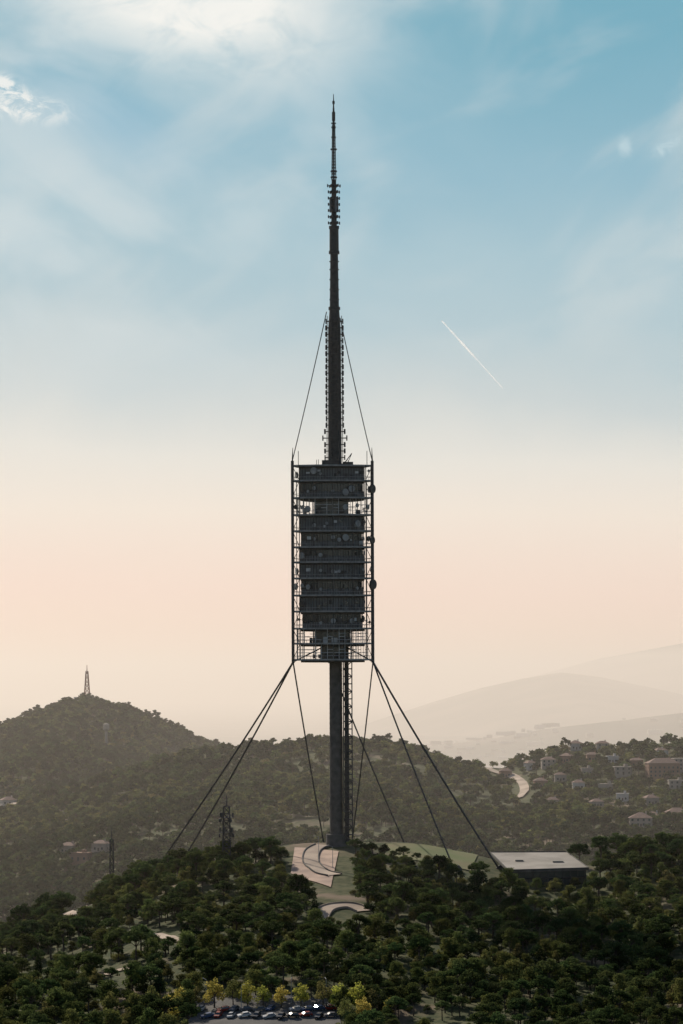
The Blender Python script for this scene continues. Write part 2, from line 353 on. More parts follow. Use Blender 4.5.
drape('terrace',[G(290,874),G(330,888),G(338,852),G(294,848)],'paving',.35)
drape('lawn',[G(392,860),G(470,872),G(478,852),G(384,845)],'lawn',.35)
drape('car_park',[G(184,1040),G(345,1044),G(335,1001),G(190,999)],'asphalt',.3)
# ---------------------------------------------------------------- tower
S=1600/F
bx=(335.8-HX)*S; bz=hs(bx,1600); TZ=CZ-(842-HY)*S
tower=empty('telecommunications_tower',(bx,1600,TZ))
def Z(py): return (842-py)*S
AX=335.8; FX=332.0
def TX(px): return (px-AX)*S
mb=MB(); mb.cyl((0,0,-4),(0,0,Z(466)),2.55,0,2.35,32); mb.cyl((0,0,-4),(0,0,3),4.2,0,4.0,32)
for k in range(40): 
    zz=4+k*1.9
    if zz<Z(662): mb.cyl((0,0,zz),(0,0,zz+.12),2.62,0,None,32)
mb.build('shaft',['concrete'],tower)
mb=MB()
xa,xb=2.9,6.2
for xx in(xa,xb):
    for yy in(-2.4,1.0): mb.box((xx,yy,Z(628)/2-2),(.42,.42,Z(628)+4),0)
k=0; zz=0
while zz<Z(632):
    for yy in(-2.4,1.0):
        mb.box(((xa+xb)/2,yy,zz),(xb-xa,.3,.3),0)
        a,b=(xa,xb) if k%2 else (xb,xa); mb.cyl((a,yy,zz),(b,yy,zz+2.9),.17,0,None,4)
    mb.box(((xa+xb)/2,-.7,zz+.2),(xb-xa,3,.16),0); zz+=2.9; k+=1
mb.box(((xa+xb)/2-.4,-.7,Z(628)/2),(1.7,1.6,Z(628)),0)
mb.build('stair_lattice',['steel','panel'],tower)
def outline(scale,n=12):
    R=17.7*scale; rot=math.radians(3); c=[Vector((R*math.cos(a+rot),R*math.sin(a+rot),0)) for a in (math.radians(210),math.radians(330),math.radians(90))]
    pts=[]
    for i in range(3):
        a,b=c[i],c[(i+1)%3]; m=(a+b)/2; o=m.normalized()
        for k in range(n):
            t=k/n; p=a.lerp(b,t)+o*(4*t*(1-t))*3.4*scale; pts.append((p.x+TX(FX),p.y))
    return pts
out=outline(1.0); cor=[out[0],out[12],out[24]]
levels=[466,481,498,515,531,547,562,578,595,611,628,643,659]
mb=MB()
for i,py in enumerate(levels):
    z=Z(py); th=.6
    mb.prism(outline(1.0),z-th,z,1,0)
    o=outline(.995)
    if i not in(0,):
        for k in range(36):
            a,b=o[k],o[(k+1)%36]
            mb.cyl((a[0],a[1],z+1.15),(b[0],b[1],z+1.15),.08,1,None,4)
            if k%2==0: mb.cyl((a[0],a[1],z),(a[0],a[1],z+1.15),.07,1,None,4)
    mb.prism(outline(.80),z-th-.7,z-th-.003,0)
mb.build('floor_slabs',['steel','deck'],tower)
mb=MB(); zb0=Z(663)
for c in cor: mb.cyl((c[0],c[1],zb0),(c[0],c[1],Z(462)),.6,0,None,6)
for f in range(0,36,3):
    if f%12==0: continue
    a=out[f]; mb.cyl((a[0]*.985,a[1]*.985,Z(659)),(a[0]*.985,a[1]*.985,Z(481)),.17,0,None,5)
for ci in range(3):
    idxs=[(ci*12+1)%36,(ci*12-1)%36]
    for j in idxs:
        q=out[j]; c=cor[ci]
        mb.cyl((q[0],q[1],Z(659)),(q[0],q[1],Z(466)),.16,0,None,4)
        for i in range(len(levels)-1):
            a,b=(c,q) if i%2 else (q,c)
            mb.cyl((a[0],a[1],Z(levels[i+1])),(b[0],b[1],Z(levels[i])-.5),.12,0,None,4)
for c in cor:
    mb.cyl((c[0],c[1],Z(462)),(c[0]*.99,c[1],Z(449)),.3,0,.1,5)
    mb.cyl((c[0]*.86,c[1]*.86,Z(466)),(c[0]*.86,c[1]*.86,Z(452)),.12,0,None,4)
for i in range(6):
    a=random.uniform(0,6.28); r=random.uniform(6,12); xx=math.cos(a)*r; yy=math.sin(a)*r
    mb.cyl((xx,yy,Z(466)),(xx,yy,Z(466)+random.uniform(1,3)),.1,0,None,4)
mb.cyl((3,-4,Z(466)),(6.5,-4,Z(454)),.18,0,None,4); mb.cyl((6.5,-4,Z(454)),(4.5,-4,Z(466)),.12,0,None,4)
mb.box((-2,-3,Z(466)+1),(6,5,2),0); mb.box((5,2,Z(466)+.8),(4,4,1.6),0)
mb.build('outer_frame',['steel'],tower)
mb=MB()
spec=[(0,.80,'p'),(1,.80,'m'),(2,.42,'g'),(3,.80,'p'),(4,.77,'m'),(5,.80,'m'),(6,.80,'p'),(7,.77,'m'),(8,.80,'p'),(9,.74,'m'),(10,.45,'g'),(11,.30,'g')]
for i,sc_,kd in spec:
    z1=Z(levels[i])-.61; z0=Z(levels[i+1]); o=outline(sc_); o2=outline(sc_+.012)
    if kd=='p': mb.prism(o,z0,z1-.75,0)
    elif kd=='m':
        mb.prism(o,z0,z0+2.2,0); mb.prism(outline(sc_-.03),z0+2.2,z1-.75,1)
    else: mb.prism(o,z0,z1-.75,1)
    if kd!='g':
        for k in range(36):
            a=o2[k]; b=o2[(k+1)%36]
            mb.cyl((a[0],a[1],z0),(a[0],a[1],z1),.10,2,None,4); m_=((a[0]+b[0])/2,(a[1]+b[1])/2)
            mb.cyl((m_[0],m_[1],z0),(m_[0],m_[1],z1),.07,2,None,4)
            if random.random()<.55:
                dx,dy=b[0]-a[0],b[1]-a[1]; an=math.atan2(dy,dx)
                mb.box(((a[0]+b[0])/2,(a[1]+b[1])/2,z0+random.uniform(1.4,3.6)),(math.hypot(dx,dy)*random.uniform(.3,.8),.5,random.uniform(.6,1.6)),random.choice([0,1,2,2,3]),an)
for i in (2,10,11):
    z0=Z(levels[i+1]); z1=Z(levels[i])-.6; o=outline(.88)
    for k in range(36):
        a=o[k]
        if random.random()<.75: mb.cyl((a[0],a[1],z0),(a[0],a[1],z1),.11,3,None,4)
        b=o[(k+1)%36]
        for q in(1.2,2.4,3.6):
            if random.random()<.6: mb.cyl((a[0],a[1],z0+q),(b[0],b[1],z0+q),.10,3,None,4)
    for k in range(10):
        a=random.uniform(0,6.28); r=random.uniform(6,10); mb.box((math.cos(a)*r,math.sin(a)*r*.7,z0+1.1),(random.uniform(1,2.5),1.5,random.uniform(1.2,2.4)),random.choice([2,3]))
mb.build('equipment_storeys',['panel','glass','steel','rail'],tower)
mb=MB()
def dish(x,y,z,r,dirv,m=0):
    d=Vector(dirv).normalized(); p=Vector((x,y,z)); n=16
    mb.cyl(p,p+d*.25*r,r*.55,m,r*.95,n); mb.cyl(p+d*.25*r,p+d*.7*r,r,m,r,n); mb.cyl(p-d*.6,p,.15,1,None,5)
out92=outline(.9)
for i in range(36):
    a=out92[i]; dv=Vector((a[0]-TX(FX),a[1],0))
    for lv in range(1,11):
        if random.random()<.24:
            z=Z(levels[lv])+random.uniform(1.8,3.6); r=random.choice([.6,.6,.8,1.0,1.3])
            dish(a[0],a[1],z,r,(dv.x,dv.y,0),random.choice([0,0,1]))
ce=out[12]
for py,r in((490,1.7),(541,1.4),(585,1.9),(571,1.0)): dish(ce[0]-.6,ce[1],Z(py),r,(.8,-.6,0),1)
ce=out[0]
dish(ce[0]+1.5,ce[1],Z(508),.9,(-.5,-.8,0),1)
mb.build('microwave_dishes',['dish','steel'],tower)
# mast
mb=MB()
mb.cyl((0,0,Z(466)),(0,0,Z(330)),2.65,0,2.45,20); mb.cyl((0,0,Z(330)),(0,0,Z(310)),2.45,0,1.9,20)
mb.cyl((0,0,Z(310)),(0,0,Z(307)),2.3,0,None,16)
z=Z(464); k=0
while z<Z(316):
    w=4.1 if z<Z(428) else 3.5
    if Z(440)<z<Z(432): w=5.0
    for sx in range(8):
        a=sx*math.pi/4+.39; c,s_=math.cos(a),math.sin(a)
        mb.cyl((c*2.3,s_*2.3,z),(c*w,s_*w,z),.12,0,None,4)
        mb.cyl((c*w,s_*w,z-.9),(c*w,s_*w,z+.9),.24 if (k+sx)%3 else .36,0,None,4)
    mb.cyl((0,0,z-.15),(0,0,z+.15),2.9,0,None,16); z+=2.5; k+=1
for a in(0.39,2.75,3.53,5.89): mb.cyl((math.cos(a)*3.3,math.sin(a)*3.3,Z(466)),(math.cos(a)*3.0,math.sin(a)*3.0,Z(316)),.13,0,None,4)
mb.cyl((0,0,Z(307)),(0,0,Z(254)),1.8,0,1.5,18)
for py in(300,290,280,270,262): mb.cyl((0,0,Z(py)),(0,0,Z(py)+.3),1.98,0,None,16)
mb.cyl((0,0,Z(254)),(0,0,Z(251)),2.1,0,None,16); mb.cyl((0,0,Z(251)),(0,0,Z(229)),1.8,0,1.75,12); mb.cyl((0,0,Z(229)),(0,0,Z(226)),2.0,0,None,16)
mb.cyl((0,0,Z(226)),(0,0,Z(180)),1.1,0,.9,10)
for py in np.arange(223,181,-6.2):
    z=Z(py); w=2.3 if py>190 else 2.6
    for sx in range(6):
        a=sx*math.pi/3+.2; c,s_=math.cos(a),math.sin(a)
        mb.cyl((0,0,z),(c*w,s_*w,z),.14,0,None,4); mb.cyl((c*w*.93,s_*w*.93,z-.55),(c*w*.93,s_*w*.93,z+.55),.26,0,None,4)
    mb.cyl((0,0,z-.5),(0,0,z+.5),1.5,0,None,8)
for sx in range(4):
    a=sx*math.pi/2+.5; mb.cyl((math.cos(a)*1.5,math.sin(a)*1.5,Z(212)),(math.cos(a)*1.5,math.sin(a)*1.5,Z(198)),.45,1,None,6)
cc=[(.8,.8),(-.8,.8),(-.8,-.8),(.8,-.8)]
z0=Z(180); z1=Z(125); nb=18
for c in cc: mb.cyl((c[0],c[1],z0),(c[0]*.6,c[1]*.6,z1),.18,0,.15,4)
for b in range(nb):
    za=z0+(z1-z0)*b/nb; zb=z0+(z1-z0)*(b+1)/nb; f=1-.4*b/nb
    for i in range(4):
        p,q=cc[i],cc[(i+1)%4]; mb.cyl((p[0]*f,p[1]*f,za),(q[0]*f,q[1]*f,zb),.1,0,None,4); mb.cyl((p[0]*f,p[1]*f,za),(q[0]*f,q[1]*f,za),.1,0,None,4)
mb.cyl((0,0,z0),(0,0,z1),.35,1,None,6)
for py in(178,172,150,138,128,124): mb.cyl((0,0,Z(py)),(0,0,Z(py)+.5),1.35 if py>140 else 1.0,0,None,8)
mb.cyl((0,0,z1),(0,0,Z(108)),.45,0,.38,8); mb.cyl((0,0,Z(121)),(0,0,Z(112)),.7,0,None,8)
mb.cyl((0,0,Z(108)),(0,0,Z(94)),.3,0,.12,6); mb.cyl((0,0,Z(104)),(0,0,Z(101)),.5,0,None,6)
mb.build('mast',['steel','panel'],tower)
mb=MB()
def loc(p): return (p.x-bx,p.y-1600,p.z-TZ)
def cable(a,b,r,sag=1.2):
    a=Vector(a); b=Vector(b); pr=a
    for k in range(1,13):
        t=k/12; q=a.lerp(b,t); q.z-=sag*4*t*(1-t); mb.cyl(pr,q,r,0,None,6); pr=q
Lc,Rc,Tc=cor; zl=Z(662)
anchors=[]
for (c,px_,py_,Y,r) in [(Lc,166,853,1640,.36),(Lc,188,850,1650,.36),(Lc,323,842,1625,.29),(Tc,405,846,1640,.29),(Rc,352,838,1640,.27),
                      (Rc,454,871,1556,.32),(Rc,498,869,1550,.38)]:
    g=G(px_,py_,1500,1700) if px_ in(454,498) else P(px_,py_,Y)
    a=(c[0],c[1],zl); cable(a,loc(g),r); anchors.append(g)
for c,px_,py_ in((Lc,328,312),(Rc,341.5,318),(Tc,335,315)):
    cable((c[0],c[1],Z(462)),(TX(px_),c[1]*.12,Z(py_)),.18,.8)
for c in cor: mb.cyl((c[0],c[1],zl),(c[0]*.2,c[1]*.2,Z(645)),.28,0,None,5)
mb.build('guy_cables',['steel'],tower)
mb=MB()
for g in anchors[5:]:
    l=loc(g); mb.add([(l[0]-5,l[1]-2,l[2]-3),(l[0]+3,l[1]-2,l[2]-3),(l[0]+3,l[1]+2,l[2]-3),(l[0]-5,l[1]+2,l[2]-3),(l[0]+1.5,l[1]-1.5,l[2]+2.2),(l[0]+2.6,l[1]-1.5,l[2]+1.0),(l[0]+2.6,l[1]+1.5,l[2]+1.0),(l[0]+1.5,l[1]+1.5,l[2]+2.2)],
        [(3,2,1,0),(4,5,6,7),(0,1,5,4),(1,2,6,5),(2,3,7,6),(3,0,4,7)],0)
mb.build('guy_anchors',['concrete'],tower)
# ---------------------------------------------------------------- building right of the tower
bl=empty('visitor_centre',P(545,870,1575)); o0=bl.location.copy()
c=[P(508,871,1558)-o0,P(588,869,1562)-o0,P(566,853,1606)-o0,P(490,853,1606)-o0]
mb=MB(); d=Vector((0,0,.9)); mb.add([v-d for v in c]+c,[(3,2,1,0),(0,1,5,4),(1,2,6,5),(2,3,7,6),(3,0,4,7)],1); mb.add(c,[(0,1,2,3)],0)
for i in range(4):
    a,b=c[i],c[(i+1)%4]; mb.cyl(a+Vector((0,0,.1)),b+Vector((0,0,.1)),.22,1,None,4)
for (u,v,w,dd,hh) in((.25,.5,3,3,.5),(.72,.4,4,3,.5)):
    p=(c[0]*(1-u)+c[1]*u)*(1-v)+(c[3]*(1-u)+c[2]*u)*v; mb.box((p.x,p.y,p.z+hh/2),(w,dd,hh),0)
mb.build('roof_terrace',['roof','concrete'],bl)
mb=MB(); ctr=(c[0]+c[1]+c[2]+c[3])/4; ins=[ctr+(v-ctr)*.93 for v in c]
mb.add([Vector((v.x,v.y,-16)) for v in ins]+[v-Vector((0,0,.91)) for v in ins],[(0,1,5,4),(1,2,6,5),(2,3,7,6),(3,0,4,7)],0)
a,b=ins[0],ins[1]
for k in range(11):
    p=a.lerp(b,k/10)+Vector((0,-.25,0)); mb.box((p.x,p.y,(p.z-.95-14)/2),(.5,.5,14+p.z-.95),1)
for q in(-3.6,-7.0,-10.2): mb.cyl(a+Vector((0,-.3,q)),b+Vector((0,-.3,q)),.3,1,None,4)
mb.build('glazed_facade',['glass','steel'],bl)
mb=MB(); q=[P(534,909,1530)-o0,P(584,908,1534)-o0,P(580,904,1550)-o0,P(536,904,1550)-o0]
mb.add([v-Vector((0,0,3)) for v in q]+q,[(3,2,1,0),(4,5,6,7),(0,1,5,4),(1,2,6,5),(2,3,7,6),(3,0,4,7)],0); mb.build('lower_terrace',['roof'],bl)
# ---------------------------------------------------------------- lattice radio masts
def lattice(name,base,H,w0,w1,mats,nb,arr=False,redw=False,r=.15):
    mb=MB(); cc=[(1,1),(-1,1),(-1,-1),(1,-1)]
    for b in range(nb):
        z0=H*b/nb; z1=H*(b+1)/nb; f0=w0+(w1-w0)*b/nb; f1=w0+(w1-w0)*(b+1)/nb; m=(b//2)%2 if redw else 0
        for i in range(4):
            p,q=cc[i],cc[(i+1)%4]
            mb.cyl((p[0]*f0,p[1]*f0,z0),(p[0]*f1,p[1]*f1,z1),r*1.2,m,None,4); mb.cyl((p[0]*f0,p[1]*f0,z0),(q[0]*f1,q[1]*f1,z1),r*.7,m,None,4)
            mb.cyl((q[0]*f0,q[1]*f0,z0),(p[0]*f1,p[1]*f1,z1),r*.7,m,None,4); mb.cyl((p[0]*f1,p[1]*f1,z1),(q[0]*f1,q[1]*f1,z1),r*.7,m,None,4)
    mb.cyl((0,0,H),(0,0,H*1.18),r*1.2,0,r*.6,5)
    if arr:
        for zz in(.62,.86):
            for k in range(5):
                a=k*1.26+zz*9; R=w0*.9+1.0; mb.cyl((0,0,H*zz),(math.cos(a)*R,math.sin(a)*R,H*zz),.1,0,None,4)
                mb.box((math.cos(a)*R,math.sin(a)*R,H*zz),(.6,.3,1.8),0,a)
                if k%2: mb.cyl((math.cos(a)*R,math.sin(a)*R,H*zz-2),(math.cos(a)*(R+.5),math.sin(a)*(R+.5),H*zz-2),.8,2,None,10)
        for zz in(.58,.82): mb.box((0,0,H*zz),(w0*2.6,w0*2.6,.2),0)
    mb.box((0,0,-1),(w0*3,w0*3,2.4),2)
    return mb.build(name,mats,None,base)
g=G(226,868,1500,1620); lattice('radio_mast',g,(868-806)/F*g.y,1.6,1.1,['steel','steel','steel'],9,True,r=.2)
p=P(111,826,1640); zg=hs(p.x,p.y); lattice('radio_mast',(p.x,p.y,zg),(p.z-zg)/1.18,.9,.6,['steel','steel','dish'],10,False,r=.15)
p=P(87,664,4262); zg=hs(p.x,p.y); lattice('radio_mast',(p.x,p.y,zg),(p.z-zg)/1.18,3.4,1.0,['red','red','concrete'],8,False,True,.42)
p=P(106,722,3950); zg=hs(p.x,p.y); mb=MB(); H=p.z-zg
mb.cyl((0,0,-2),(0,0,H*.7),1.6,0,1.2,12); mb.cyl((0,0,H*.7),(0,0,H*.78),1.2,0,3,12); mb.cyl((0,0,H*.78),(0,0,H*.95),3,0,3,12); mb.cyl((0,0,H*.95),(0,0,H),3,0,.4,12)
mb.build('water_tower',['wallA'],None,(p.x,p.y,zg))
# ---------------------------------------------------------------- distant city
mb=MB()
for i in range(1300):
    Y=random.uniform(8000,17000) if i%2 else random.uniform(18500,30000); pxx=random.gauss(490,50) if random.random()<.7 else random.uniform(-40,720); X=(pxx-HX)/F*Y; z=hs(X,Y); s=random.uniform(.4,1.1)*(.45 if Y<17500 else .8)
    mb.box((X,Y,z+8*s),(random.uniform(25,110)*s,random.uniform(40,90)*s,random.uniform(16,34)*s),random.choice([0,0,1]))
mb.build('distant_city',['wallC','wallA'])
# ---------------------------------------------------------------- hillside forest
x,y=grid(-620,620,1950,4600,7.4); z=h(x,y); px=HX+x/y*F; py=HY-(z-CZ)/y*F
keep=(np.abs(x)<.125*y)&~((y>3360)&(y<3600)&(x>-200))&~((y>3600)&(x>150))&(py<940)
keep&=~((y>4330))
for hx,hy,w in houses:
    dx=x-hx; dy=y-hy; keep&=~((np.abs(dx-dy*hx/hy)<w*.5+.5)&(dy<w*.6+2)&(dy>-26)&(y<3400))
keep&=~(inpoly(px,py,[(480,766),(500,769),(526,777),(530,798),(516,804),(514,786),(484,778)])&(y<3400))
keep&=~(inpoly(px,py,rect(-6,792,22,810))&(y<3400))
cl=fbm(x,y,110,120); keep&=~((cl>.42)&(rng.random(len(x))<.7))
keep&=~((px>480)&(y<3400)&(y>2300)&(rng.random(len(x))<.15))
x,y,z=x[keep],y[keep],z[keep]; n=len(x); sp=fbm(x,y,160,130)+rng.normal(size=n)*.25
idx=np.where(sp>0,rng.choice([0,1],n),rng.choice([2,3,4],n,p=[.4,.4,.2])); s=rng.uniform(.6,1.2,n)
scatter('hillside_forest',np.stack([x,y,z],-1),np.stack([s*1.1,s*1.1,s*rng.uniform(.8,1.1,n)],-1),rng.uniform(0,6.28,n),idx,FC)
print('TREES',n)
# ---------------------------------------------------------------- individual trees
def tree(me,px,py,s,y0=1250,y1=1620):
    g=G(px,py,y0,y1); o=bpy.data.objects.new(me.name.split('.')[0],me); sc.collection.objects.link(o); o.location=g; o.scale=(s*1.05,s,s); o.rotation_euler=(0,0,random.uniform(0,6.28))
yel=tree_mesh('plane_tree','oak',41,8,3.2,1300,.52,M['leafyellow'],12); yel2=tree_mesh('plane_tree','oak',42,8,3.4,1300,.52,M['leafolive'],12)
for a,b,s in[(168,1014,.9),(180,1010,1.05),(193,1008,.9),(213,1006,1.25),(232,1004,1.0),(246,1006,1.15),(262,1005,.9),(280,1006,.95),(300,1005,1.0),(322,1006,1.05),(338,1010,1.2),(356,1012,1.3),(371,1014,1.0),(155,1020,.8),(388,1018,.9),(345,1022,1.0),(362,1022,1.1),(172,1022,.8)]:
    tree(yel if random.random()<.75 else yel2,a,b+2,s)
for a,b,s in[(578,868,1.1),(600,868,1.2),(618,866,1.35),(640,868,1.3),(662,866,1.25),(680,868,1.3),(610,884,1.1),(650,884,1.1),(598,900,1.0),(520,905,.8),(500,902,.8),(255,862,1.15),(270,864,1.1),(280,868,.9),(242,868,1.0),(363,856,.5),(372,858,.55),(430,925,1.1),(402,912,1.1),(358,950,1.2),(455,890,.8),(478,893,.8)]:
    tree(random.choice(near_meshes[:3]),a,b,s,1250,1640)
# ---------------------------------------------------------------- cars
cols={'car_white':(.55,.55,.54),'car_silver':(.3,.31,.32),'car_black':(.02,.02,.022),'car_red':(.22,.03,.02),'car_blue':(.04,.07,.15),'car_grey':(.1,.1,.11)}
for k,v in cols.items(): M[k]=nmat(k,v,tuple(q*.93 for q in v),1,.35,0,spec=.5)
def car_mesh(col):
    mb=MB(); W=.88
    prof=[(-2.15,.35),(-2.2,.75),(-2.05,.95),(-.95,1.02),(1.75,1.05),(2.12,.98),(2.18,.6),(2.1,.33)]
    n=len(prof)
    mb.add([(x,-W,z) for x,z in prof]+[(x,W,z) for x,z in prof],[(i,(i+1)%n,n+(i+1)%n,n+i) for i in range(n)]+[tuple(range(n)),tuple(range(2*n-1,n-1,-1))],0)
    b=[(-1.05,1.02),(1.8,1.05)]; t=[(-.35,1.46),(1.3,1.46)]
    vs=[(b[0][0],-W*.95,b[0][1]),(b[1][0],-W*.95,b[1][1]),(b[1][0],W*.95,b[1][1]),(b[0][0],W*.95,b[0][1]),(t[0][0],-W*.75,t[0][1]),(t[1][0],-W*.75,t[1][1]),(t[1][0],W*.75,t[1][1]),(t[0][0],W*.75,t[0][1])]
    mb.add(vs,[(0,1,5,4),(1,2,6,5),(2,3,7,6),(3,0,4,7)],1); mb.box(((t[0][0]+t[1][0])/2,0,1.49),(1.7,W*1.5,.05),0)
    for x in(-1.35,1.35):
        for s in(-1,1): mb.cyl((x,s*.68,.32),(x,s*.92,.32),.33,2,None,14); mb.cyl((x,s*.925,.32),(x,s*.93,.32),.18,3,None,8)
    for s in(-1,1):
        mb.box((-2.15,s*.6,.72),(.12,.35,.14),3); mb.box((2.14,s*.65,.8),(.1,.25,.16),4); mb.box((.45,s*.74,1.24),(.08,.08,.42),0); mb.box((-.75,s*.97,1.08),(.15,.16,.12),0)
    me=bpy.data.meshes.new('parked_car'); me.from_pydata(mb.v,[],mb.f)
    for k in(col,'glass','tyre','dish','red'): me.materials.append(M[k])
    me.polygons.foreach_set('material_index',mb.m); me.update(); return me
cm=[car_mesh(k) for k in cols]
def car(px,py,rz,k=None):
    g=G(px,py,1230,1620); o=bpy.data.objects.new('parked_car',random.choice(cm) if k is None else cm[k]); sc.collection.objects.link(o)
    e=1.0; gx=(hs(g.x+e,g.y)-hs(g.x-e,g.y))/(2*e); gy=(hs(g.x,g.y+e)-hs(g.x,g.y-e))/(2*e)
    o.location=(g.x,g.y,g.z+.32); nrm=Vector((-gx,-gy,1)).normalized(); q=nrm.to_track_quat('Z','Y')
    o.rotation_euler=(q.to_matrix()@Matrix.Rotation(rz-q.to_euler().z,3,'Z')).to_euler()
for py_,x0,x1 in((1011,200,328),(1018,196,330)):
    xx=x0
    while xx<x1:
        if random.random()<.85: car(xx,py_+random.uniform(-.8,.8),random.choice([.25,1.2])+random.uniform(-.1,.1))
        xx+=random.uniform(10,14)
car(150,938,.1,1)
for a,b in((205,1004),(240,1010),(290,1004),(325,1004),(318,858),(332,868)):
    g=G(a,b,1230,1620); mb=MB(); mb.cyl((0,0,-.3),(0,0,8),.12,0,.08,8); mb.cyl((0,0,8),(1.4,0,8.4),.06,0,None,6); mb.box((1.7,0,8.38),(.8,.3,.16),0); mb.box((0,0,.2),(.4,.4,.5),0)
    mb.build('street_lamp',['dish'],None,g,random.uniform(0,6))
# ---------------------------------------------------------------- contrail
mb=MB(); a=P(443,321,14000); b=P(504,389,14000)
for k in range(24):
    t0,t1=k/24,(k+1)/24; r=lambda t: 1.2+6*(1-abs(2*t-.75))*.5+.8*math.sin(t*40)
    mb.cyl(a.lerp(b,t0),a.lerp(b,t1),max(r(t0),1),0,max(r(t1),1),8)
m=bpy.data.materials.new('vapour'); m.use_nodes=True; N=m.node_tree.nodes; L=m.node_tree.links; N.remove(N['Principled BSDF'])
t=N.new('ShaderNodeBsdfTranslucent'); t.inputs[0].default_value=(.95,.92,.9,1); dfs=N.new('ShaderNodeBsdfTransparent'); ms=N.new('ShaderNodeMixShader')
nz=N.new('ShaderNodeTexNoise'); nz.inputs['Scale'].default_value=.02; mr=N.new('ShaderNodeMapRange'); mr.inputs[1].default_value=.3; mr.inputs[2].default_value=.7; mr.inputs[3].default_value=.05; mr.inputs[4].default_value=.4
g_=N.new('ShaderNodeNewGeometry'); L.new(g_.outputs['Position'],nz.inputs['Vector']); L.new(nz.outputs['Fac'],mr.inputs[0]); L.new(mr.outputs[0],ms.inputs[0]); L.new(dfs.outputs[0],ms.inputs[1]); L.new(t.outputs[0],ms.inputs[2]); L.new(ms.outputs[0],N['Material Output'].inputs['Surface'])
M['vap']=m; mb.build('contrail',['vap'])
# ---------------------------------------------------------------- haze volume (valley air)
m=bpy.data.materials.new('haze_air'); m.use_nodes=True; N=m.node_tree.nodes; L=m.node_tree.links; N.remove(N['Principled BSDF'])
vs=N.new('ShaderNodeVolumeScatter'); va=N.new('ShaderNodeVolumeAbsorption'); ad=N.new('ShaderNodeAddShader')
A=(.95,.85,.76,1); DN=5.6e-5
vs.inputs['Color'].default_value=A; vs.inputs['Density'].default_value=DN; vs.inputs['Anisotropy'].default_value=.42
va.inputs['Color'].default_value=A; va.inputs['Density'].default_value=DN
L.new(vs.outputs[0],ad.inputs[0]); L.new(va.outputs[0],ad.inputs[1]); L.new(ad.outputs[0],N['Material Output'].inputs['Volume']); M['haze']=m
mb=MB(); mb.box((0,1380+42000,CZ-480+400),(150000,84000,800),0); mb.build('haze',['haze'])
# ---------------------------------------------------------------- sun, world, camera
EL=math.radians(36); AZ=math.radians(-28)
sd=Vector((math.sin(AZ)*math.cos(EL),math.cos(AZ)*math.cos(EL),math.sin(EL)))
l=bpy.data.lights.new('sun','SUN'); l.energy=4.8; l.angle=math.radians(.5); l.color=(1,.90,.76); lo=bpy.data.objects.new('sun',l); sc.collection.objects.link(lo); lo.rotation_euler=sd.to_track_quat('Z','Y').to_euler(); lo.location=(0,0,900)
w=bpy.data.worlds.new('World'); sc.world=w; w.use_nodes=True; nt=w.node_tree; N=nt.nodes; L=nt.links; bg=N['Background']; bg.inputs[1].default_value=.1
try: w.cycles.sampling_method='MANUAL'; w.cycles.sample_map_resolution=512
except Exception: pass
sky=N.new('ShaderNodeTexSky'); sky.sky_type='NISHITA'; sky.sun_disc=False; sky.sun_elevation=EL; sky.sun_rotation=AZ; sky.air_density=1.0; sky.dust_density=1.5
tc=N.new('ShaderNodeTexCoord'); sx=N.new('ShaderNodeSeparateXYZ'); L.new(tc.outputs['Generated'],sx.inputs[0])
def mth(op,a,b=None,c=None):
    n=N.new('ShaderNodeMath'); n.operation=op
    for i,v in enumerate((a,b,c)):
        if v is None: continue
        if isinstance(v,(int,float)): n.inputs[i].default_value=v
        else: L.new(v,n.inputs[i])
    return n.outputs[0]
def mrange(v,a,b,c=0,d=1,sm=True):
    n=N.new('ShaderNodeMapRange'); n.interpolation_type='SMOOTHSTEP' if sm else 'LINEAR'; L.new(v,n.inputs[0])
    for i,q in enumerate((a,b,c,d)): n.inputs[i+1].default_value=q
    return n.outputs[0]
ay=mth('MAXIMUM',mth('ABSOLUTE',sx.outputs[1]),.05)
U=mth('MULTIPLY_ADD',mth('DIVIDE',sx.outputs[0],ay),F,HX); Vv=mth('MULTIPLY_ADD',mth('DIVIDE',sx.outputs[2],ay),-F,HY)
def noise(su,sv,det,seed,rot=0,dist=0.0,rough=.5):
    c=N.new('ShaderNodeCombineXYZ'); co,si=math.cos(rot),math.sin(rot)
    L.new(mth('ADD',mth('MULTIPLY',U,co/su),mth('MULTIPLY',Vv,si/su)),c.inputs[0]); L.new(mth('ADD',mth('MULTIPLY',U,-si/sv),mth('MULTIPLY',Vv,co/sv)),c.inputs[1]); c.inputs[2].default_value=seed
    n=N.new('ShaderNodeTexNoise'); n.inputs['Scale'].default_value=1; n.inputs['Detail'].default_value=det; n.inputs['Distortion'].default_value=dist; n.inputs['Roughness'].default_value=rough; L.new(c.outputs[0],n.inputs['Vector']); return n.outputs['Fac']
def gauss(cx,cy,rx,ry,rot=0):
    co,si=math.cos(rot),math.sin(rot); du=mth('SUBTRACT',U,cx); dv=mth('SUBTRACT',Vv,cy)
    a=mth('ADD',mth('MULTIPLY',du,co/rx),mth('MULTIPLY',dv,si/rx)); b=mth('ADD',mth('MULTIPLY',du,-si/ry),mth('MULTIPLY',dv,co/ry))
    return mth('EXPONENT',mth('MULTIPLY',mth('ADD',mth('MULTIPLY',a,a),mth('MULTIPLY',b,b)),-1))
def mixc(f,a,b):
    n=N.new('ShaderNodeMix'); n.data_type='RGBA'
    if isinstance(f,(int,float)): n.inputs[0].default_value=f
    else: L.new(f,n.inputs[0])
    for s_,v in((6,a),(7,b)):
        if isinstance(v,tuple): n.inputs[s_].default_value=v
        else: L.new(v,n.inputs[s_])
    return n.outputs[2]
